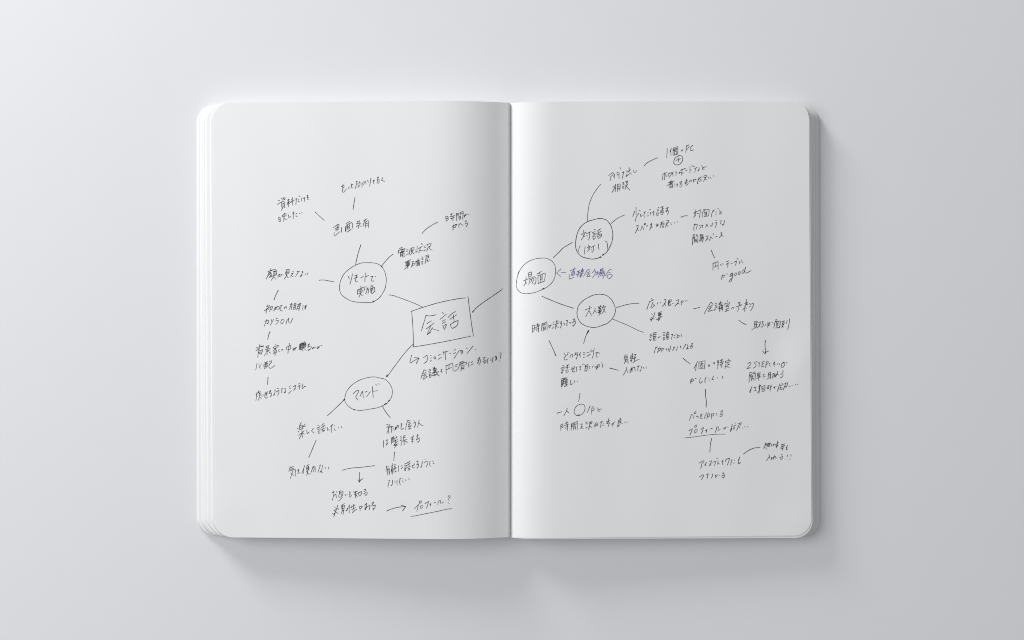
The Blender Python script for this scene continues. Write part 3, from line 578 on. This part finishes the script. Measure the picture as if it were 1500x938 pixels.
bubble 1250,632 1180,660 1080,685 960,672 840,618 780,540 752,440 765,330 800,260 870,190 960,135 1060,92 1180,78 1290,100 1370,165 1425,250 1455,360 1435,460 1380,545 1320,600 1260,635 1225,640
note 900,365 1025,320; 980,290 980,350 910,495; 975,385 1020,475; 1085,330 1075,380 1040,445; 1080,375 1115,415; 1140,320 1200,300; 1185,280 1165,350; 1140,350 1210,325; 1150,300 1165,340; 1130,420 1210,380; 1180,350 1150,420; 1150,400 1190,440; 1195,370 1150,470; 1140,380 1200,360; 1240,280 1215,340; 1220,320 1285,300; 1265,310 1250,370 1205,435; 1230,350 1275,410
line *2.4 965,745 948,775; *1.7 950,770 928,815; 970,742 920,830 885,935 872,985
@ 770 455 15.64
note 150,350 155,510; 150,350 195,330 205,380 185,470 155,480; 155,420 195,400; 225,340 320,310; 265,300 275,370; 220,400 325,335; 230,430 300,410; 295,345 295,420 285,500; 240,450 265,470; 375,300 355,475; 375,305 405,285 400,350 370,365; 375,335 400,325; 430,290 485,255 490,330 490,455; 430,290 435,340; 435,320 480,305; 400,380 400,475; 400,390 450,370 445,440 405,450; 405,420 445,410; 530,345 535,410; 525,360 570,335 560,380 535,390; 570,335 595,332; 630,270 650,280; 620,320 645,320; 600,420 645,370; 690,250 745,235 735,300; 665,330 750,290; 710,230 690,340 680,430; 700,340 720,380 760,385; 785,270 825,255 820,330 790,405; 790,300 815,290; 865,305 900,300 885,335; 925,230 965,225; 955,230 940,350 960,355; 1000,275 1025,300; 1015,280 1035,270; 1080,210 1120,185 1110,230 1080,250; 1065,290 1140,235 1140,290 1085,370 1075,340 1105,340
@ 895 430 12.5
line 100,260 250,215 400,185 515,180
line 20,465 200,540 330,595 430,645 500,680 600,715
note 745,90 755,120; 700,155 785,115; 710,150 680,220 655,298; 765,165 725,270 740,270 800,215; 775,195 800,235; 850,170 855,200; 900,160 910,180; 975,120 1005,105 995,170 940,240; 975,180 1000,230; 1060,122 1108,116 1095,150 1056,178; *1.5 1062,122 1048,175 1054,226 1078,222 1100,196; 1070,140 1060,200; 1120,182 1150,180; 1195,130 1245,110 1220,180 1165,235; 1210,180 1255,195; 1280,140 1290,215; 1280,150 1325,130 1315,165 1290,175; 1355,130 1365,145; 1385,130 1400,140
note 745,375 765,395; 805,350 775,430 730,515; 735,435 795,475; 715,460 725,490 770,450; 800,425 810,440; 860,360 930,330; 865,370 870,410; 865,380 920,355 915,400; 885,365 890,410; 905,360 900,410; 865,405 925,390; 830,480 940,420; 890,410 850,480; 860,470 900,490; 910,420 860,510
@ 1010 430 15
line 85,342 150,325 232,308
note 475,190 390,320 320,455; 475,190 522,250; 440,290 500,265; 410,330 500,300; 465,320 405,400 520,365; 560,230 610,210; 560,270 610,250; 570,295 610,280; 575,320 610,305; 535,360 570,330 560,375 540,370; 650,220 720,200; 685,170 680,240; 640,250 730,230; 650,200 660,240; 640,280 740,260; 620,340 740,300; 660,290 660,400; 700,250 690,390; 720,260 730,380; 670,330 720,320; 640,310 720,350; 830,155 840,190; 775,220 780,280; 780,230 885,200 870,240; 810,260 860,245; 800,290 870,270; 840,250 800,310; 850,280 860,310; 820,340 815,390; 790,350 860,330; 775,405 870,365; 920,345 945,305 965,295 965,335; 1070,205 1115,190 1100,240; 1080,220 1100,250; 1015,300 1150,245; 1140,250 1120,280; 1085,270 1075,340 1055,400; 1255,130 1235,220; 1210,220 1280,190; 1220,215 1255,230; 1270,210 1210,280; 1230,250 1285,240; 1170,360 1215,310; 1220,280 1210,400; 1235,290 1250,340; 1320,215 1330,250; 1340,240 1415,210 1390,300 1340,390; 1310,295 1350,290
line 1082,590 1150,640 1245,688
@ 1075 455 13.4
note 395,220 465,215; 410,220 400,330; 455,220 435,355; 405,250 450,245; 405,280 450,275; 350,375 395,355 445,305; 485,240 525,220 505,290 460,345; 490,260 515,320; 550,225 580,210 560,250; 540,270 580,260 570,310 545,335 540,315; 605,300 625,275 635,295; 665,240 665,340; 665,250 710,235 700,290 670,300; 690,240 680,290; 745,235 775,250; 820,180 850,178; 835,180 800,250 785,350; 810,220 915,205 905,280 890,350; 840,225 835,320; 870,220 860,310; 840,260 870,250; 840,290 865,280; 820,345 890,330; 945,220 1000,200; 970,205 955,270; 950,250 1000,235; 940,280 990,260; 985,260 935,340; 940,300 975,330; 1045,195 1030,260; 1095,165 1080,280 1055,378
arrow 618,590 610,690 622,790 610,855; 565,795 608,855; 612,850 640,810 685,795
@ 890 460 10.714
note 665,325 700,310; 660,350 700,335; 670,370 700,360; 655,400 670,425 690,395 665,395 670,415; 730,290 715,330; 715,340 720,415; 725,300 770,290; 720,330 770,320; 725,355 765,350; 725,380 760,375; 720,415 765,410; 745,295 740,410; 790,365 800,385 815,360; 795,365 830,355; 870,295 905,290; 870,320 905,315; 875,340 905,335; 870,375 880,415; 870,375 900,365 895,400 880,410; 950,275 925,310; 920,320 930,400; 925,310 965,285; 925,330 970,320; 930,355 965,350; 930,375 965,370; 930,400 965,395; 950,300 945,400; 1000,325 1035,315; 1020,320 1000,400; 1045,340 1060,335; 1045,370 1060,370; 1095,330 1090,385; 1095,340 1125,330 1120,360 1100,370; 1075,315 1090,320; 1150,320 1165,360
note 775,515 745,560 730,620; 750,530 780,515; 790,545 835,535 825,570 790,590; 800,550 780,615; 810,515 820,525; 850,540 850,600; 850,550 885,535 880,565 860,570; 925,545 930,580; 950,540 960,580 990,540; 960,580 975,595; 990,500 985,540; 1030,525 1060,520; 1050,520 1020,580; 1095,515 1085,570 1070,580 1080,560; 1150,500 1140,530 1160,535; 1220,480 1235,475; 1225,480 1180,555; 1255,485 1260,520 1235,555; 1235,550 1270,545; 1310,475 1340,455 1322,488 1293,520 1338,500 1326,532 1302,546 1297,528
@ 800 480 9.38
line 40,178 80,265 135,385; 120,370 140,392
note 245,350 265,385; 300,365 260,400 245,430 260,448 295,435; 290,345 300,355; 310,342 320,352; 325,410 345,370 365,365 360,410; 405,345 390,385; 405,350 435,345 425,400 410,440; 400,370 430,375; 470,340 450,390; 465,370 470,410; 510,345 530,342; 512,370 535,365; 510,410 535,405; 560,345 585,342; 560,395 610,365; 620,300 610,340; 625,330 655,310 650,370 630,425; 655,295 670,290; 675,350 710,340; 705,340 685,390 695,410 715,400; 720,345 735,355
note 225,525 245,515; 200,560 260,540; 215,575 250,565; 215,590 245,585; 205,610 215,635 230,605 210,612; 275,530 310,505; 265,555 320,540; 295,525 285,580; 270,590 275,625 305,600 300,580 270,590; 340,575 400,550; 355,540 360,605 375,612 395,600; 385,530 380,590; 420,540 415,605; 450,545 480,535; 470,530 465,580 450,585 480,575; 500,505 510,515; 515,500 525,510; 540,520 530,605 560,585; 535,525 575,505 570,550 535,560; 540,540 570,530; 560,560 580,590; 595,530 590,560 605,560; 635,535 640,550; 655,520 660,535; 685,530 690,580; 670,550 730,505 735,530 700,555; 715,500 695,570; 765,480 780,555
note 210,705 290,690; 230,690 235,720; 260,685 255,715; 205,730 260,715; 215,750 265,735; 205,710 215,815; 230,720 225,800; 205,780 260,760; 205,815 235,780; 275,690 255,810; 270,720 300,710; 270,740 300,730; 270,765 300,755; 260,790 300,780; 285,710 280,800; 250,810 290,800; 245,705 240,770; 340,720 330,780 345,785 370,765; 390,730 395,765; 425,735 435,745

@ 880 510 16.67
line 218,490 320,515 432,545
note 585,175 660,165; 590,180 565,270; 590,220 655,205; 585,250 660,230; 580,290 660,260 665,380; 625,280 570,385; 590,300 640,340; 730,180 790,165; 775,130 745,350; 720,220 780,205; 725,250 780,235; 720,230 735,270; 775,200 770,250; 715,310 770,290; 820,160 865,150 830,200; 820,210 860,240; 780,260 860,235; 830,220 820,310; 785,360 850,310 940,275
note 620,470 625,520 550,665; 625,520 662,610; 740,480 740,560 710,610; 705,550 780,490; 710,605 740,560 770,460 765,570; 800,480 840,460 830,510 845,565; 890,450 945,430; 925,440 890,550; 1000,440 980,530 960,575 940,560 970,550; 1035,470 1060,510; 1105,460 1110,500
@ 995 515 10.42
line 60,105 110,150 168,188
note 280,150 235,240 225,265; 260,200 250,298; 300,165 298,270; 300,165 395,140 390,200 380,275; 315,195 370,180; 345,165 340,200; 325,210 330,245 360,235 360,205 325,210; 310,265 375,255; 455,195 440,235; 455,200 468,235; 515,190 520,175 540,165 535,195; 580,140 590,175; 575,180 610,160; 600,135 585,265; 575,210 605,200; 620,140 670,125; 645,120 640,170; 620,170 680,155; 625,195 670,185; 655,165 645,250; 625,205 640,220; 745,110 750,130; 705,150 705,175; 710,150 780,130 775,155; 720,175 770,160; 745,170 740,230; 745,200 770,195; 715,190 695,265; 700,225 740,240 780,238
note 175,430 180,490; 165,460 210,415 215,450 180,460; 195,410 170,490; 240,415 265,408; 320,400 310,480 325,485 355,455; 410,390 390,440 395,478; 450,405 455,415; 450,435 460,445; 525,375 495,430 530,430; 580,400 590,412; 658,378 662,415
line 400,580 402,680 412,760 410,855
@ 1080 515 13.4
note 205,240 260,205 270,225 240,280 185,340; 190,335 265,320; 385,195 325,225 370,265 360,300 310,330; 400,225 450,220; 430,220 425,310; 490,205 480,300; 490,210 535,190; 490,250 525,240; 475,305 530,290; 570,200 555,320; 570,205 610,195 600,235 565,265; 650,225 620,255 650,295; 735,210 700,250 740,245 735,270 ; 725,200 720,300; 785,235 790,265; 825,235 830,270; 915,205 870,250 860,310 905,305 935,230 ; 870,240 930,215; 965,215 980,235
note 250,415 290,410; 245,420 240,460; 310,410 360,400; 320,410 330,430; 235,470 230,610; 240,480 290,440; 300,440 355,430 345,580; 255,470 280,570; 270,450 275,580; 300,470 310,560; 280,490 320,480; 280,540 320,530; 390,420 400,440; 420,410 425,435; 450,410 440,440; 395,450 445,440 440,490 400,500 395,450; 400,470 440,465; 380,530 460,495; 425,430 420,575; 510,440 505,525; 535,450 545,445; 530,490 560,485; 610,430 605,500; 610,430 655,400 650,540; 610,460 650,450; 615,485 650,475; 580,545 655,500; 700,425 690,530; 700,440 720,430 715,510; 730,440 735,510 770,470; 760,430 755,500; 790,390 785,460 815,460; 745,470 800,440; 875,390 905,375 890,420; 850,450 895,435 895,480 850,525 845,505
note 290,690 235,805; 270,740 260,815; 325,715 370,700; 355,700 350,770; 330,775 375,765; 440,650 430,700; 420,690 465,665; 460,660 420,740 440,750; 440,700 425,830; 395,815 430,770; 480,690 485,795; 485,695 545,660 540,760 490,795; 490,730 540,710; 490,760 540,740; 590,680 630,665 600,720 580,740 620,720; 580,700 625,740; 635,700 685,680; 665,655 640,785; 715,700 725,730 745,690 720,695 735,725; 755,685 770,680; 835,630 785,790; 815,680 820,760; 870,620 890,630; 840,670 905,650; 850,690 850,755 880,740 875,690; 930,630 990,610 970,680 930,690; 950,630 900,760; 930,680 960,715; 1010,680 1020,695 1040,690; 1070,665 1080,675; 1135,645 1150,660; 1180,640 1190,655
@ 805 570 12.5
line 557,75 548,150 530,232
bubble 550,470 520,482 480,478 455,440 452,390 480,330 530,290 600,278 640,305 650,360 630,420 590,465 540,485 490,485
note 135,445 225,415; 325,350 300,420 260,490; 310,400 360,445; 745,310 690,432; 770,350 810,345 815,380 770,400; 775,355 760,465; 780,325 800,322; 870,340 890,370; 950,365 890,380 880,405 925,405
note 205,660 205,760; 205,665 240,635 245,700 210,715; 210,690 240,675; 285,630 340,610; 315,595 315,650; 270,670 355,640; 280,700 340,685; 330,650 330,760; 290,720 310,735; 400,640 395,760; 400,640 435,615 430,680 400,690; 405,665 430,655; 455,620 510,590 505,750; 455,620 460,670; 460,650 505,635; 440,690 440,755; 440,695 480,675 475,740; 440,720 475,710; 565,645 605,640; 590,635 590,680 565,720; 600,680 570,720 620,715; 660,610 700,605; 665,640 700,635; 660,720 705,690; 725,620 780,590 770,640; 730,640 780,620; 750,600 725,700 715,745; 740,680 780,710; 830,640 845,690 865,640; 815,695 850,620 885,625 870,680; 925,610 975,590; 950,600 930,710; 975,640 995,635; 970,670 1000,665; 1075,545 1080,575; 1040,600 1110,575; 1085,590 1040,640 1100,615 1070,695; 1140,640 1150,690; 1140,645 1180,610 1170,645 1150,655; 1185,605 1200,600; 1290,525 1300,550; 1260,600 1245,695; 1260,575 1310,555 1300,610 1260,625; 1260,600 1300,585; 1245,695 1290,650; 1290,620 1340,630; 1375,600 1390,620; 1415,600 1425,615
@ 995 595 13.4
note 240,160 200,285; 265,170 280,245; 295,155 310,110 330,100 325,135 300,160; 330,200 345,215; 345,195 375,205 365,240; 415,160 425,200; 450,150 420,210 420,250 455,245; 430,200 450,195; 535,130 490,245; 550,165 600,150 590,200 550,215; 560,170 540,260; 575,130 590,140; 635,150 630,250; 635,160 685,140 675,190 645,195; 735,140 740,195; 810,105 850,85 840,125 805,140; 800,170 845,150 840,190 800,215 795,195
note 190,485 255,440 240,500 205,575; 300,405 325,370 345,370 330,415 300,420; 305,470 300,525 345,505 350,450 305,470; 425,460 475,410 460,480 430,550; 545,455 525,530; 510,485 550,460; 605,450 655,435; 740,400 710,520; 765,405 760,480 805,460; 875,430 875,470; 880,430 915,415 905,440 880,450; 945,410 960,415; 1040,355 1000,510; 1030,440 1020,480; 1090,330 1110,340; 1050,400 1120,370; 1060,420 1060,460 1085,450 1080,410; 1160,340 1225,325 1195,380; 1190,335 1125,480; 1165,390 1190,435; 1235,430 1250,435; 1285,400 1300,415; 1345,400 1355,410
underline 105,625 300,605 550,570 700,555 905,550
line 635,635 612,750 600,905
@ 1080 635 16.67
line 150,505 230,445 330,390 430,355 555,350
note 680,250 730,235; 705,230 690,290; 670,280 725,265; 670,310 720,295; 660,320 640,375; 660,330 730,395; 740,250 735,320; 760,240 755,330; 750,260 800,230; 790,235 780,330; 800,230 820,260; 740,330 780,300; 820,270 840,270; 830,310 850,290; 870,290 900,275; 880,270 885,310; 890,270 930,260; 930,290 1010,215; 980,190 975,280 955,360; 940,330 975,280; 980,290 1000,310; 1080,270 1100,260; 1075,290 1140,270; 1150,260 1165,250; 1060,350 1160,290; 1110,260 1120,340; 1070,330 1150,310; 1055,380 1130,360; 1120,330 1100,410; 1225,290 1200,350 1195,410 1225,380; 1190,350 1220,340
note 770,520 780,570 705,670; 780,560 790,610; 830,580 835,640; 820,640 880,580 870,620; 900,540 890,640; 870,600 920,550 930,560 940,610 970,600; 1070,515 1095,510 1085,550; 1030,600 1110,560 1110,600 1060,645 1055,620; 1220,525 1230,570; 1185,625 1195,635; 1310,515 1310,570; 1270,625 1300,630
@ 1010 655 15
note 210,355 300,300 325,310 270,370; 265,375 260,430 240,480; 375,340 330,400; 350,375 355,420; 440,320 490,300 465,360 425,425; 450,370 475,405; 510,340 580,305 565,360 545,415; 625,300 620,385 655,350; 590,245 600,250; 620,240 625,260; 740,285 705,330; 730,310 730,390; 800,270 785,330; 800,275 880,240 860,320 830,400; 935,270 915,330 905,405; 980,290 1000,290; 965,355 990,345; 1105,215 1075,300 1070,370 1085,372 1125,330; 1070,280 1100,270
note 220,655 300,605 310,630 260,720; 375,605 430,585; 405,595 385,695; 500,590 510,620 475,690; 570,620 580,690; 575,625 610,600 600,650 580,660; 650,620 670,622; 725,580 760,560 745,600; 705,640 775,605 775,640 735,690 725,670 755,665
"""
KINDS = {"note": ("handwritten_note", W_NOTE), "line": ("connector_line", W_LINE), "bubble": ("bubble_outline", W_LINE),
         "box": ("box_outline", W_LINE), "arrow": ("arrow_mark", W_LINE), "underline": ("underline", W_LINE * 0.9),
         "bluearrow": ("arrow_mark", W_LINE * 0.85), "bluenote": ("handwritten_note", W_NOTE)}
ox = oy = 0.0
sc = 1.0
rng = random.Random(11)
for line in INK_DATA.strip().splitlines():
    line = line.strip()
    if not line:
        continue
    if line[0] == "@":
        ox, oy, sc = (float(v) for v in line[1:].split())
        continue
    kind, body = line.split(" ", 1)
    strokes = []
    weights = []
    for part in body.split(";"):
        wt = 1.0
        if part.strip().startswith("*"):
            head, part = part.strip().split(" ", 1)
            wt = float(head[1:])
        pts = [tuple(float(v) for v in p.split(",")) for p in part.split()]
        if len(pts) >= 2:
            weights.append(wt)
            strokes.append([(ox + x / sc, oy + y / sc) for x, y in pts])
    name, width = KINDS[kind]
    side = -1 if strokes[0][0][0] < 747.5 else 1
    blue = kind.startswith("blue")
    o = link(name, ink_mesh(strokes, weights, width, side, rng), [INK_BLUE if blue else INK], PAGES[side])
    if blue:
        o["label"] = "blue ink note beside a bubble" if kind == "bluenote" else "small blue ink arrow pointing left"
    elif kind == "box":
        o["label"] = "hand drawn box around the central topic"
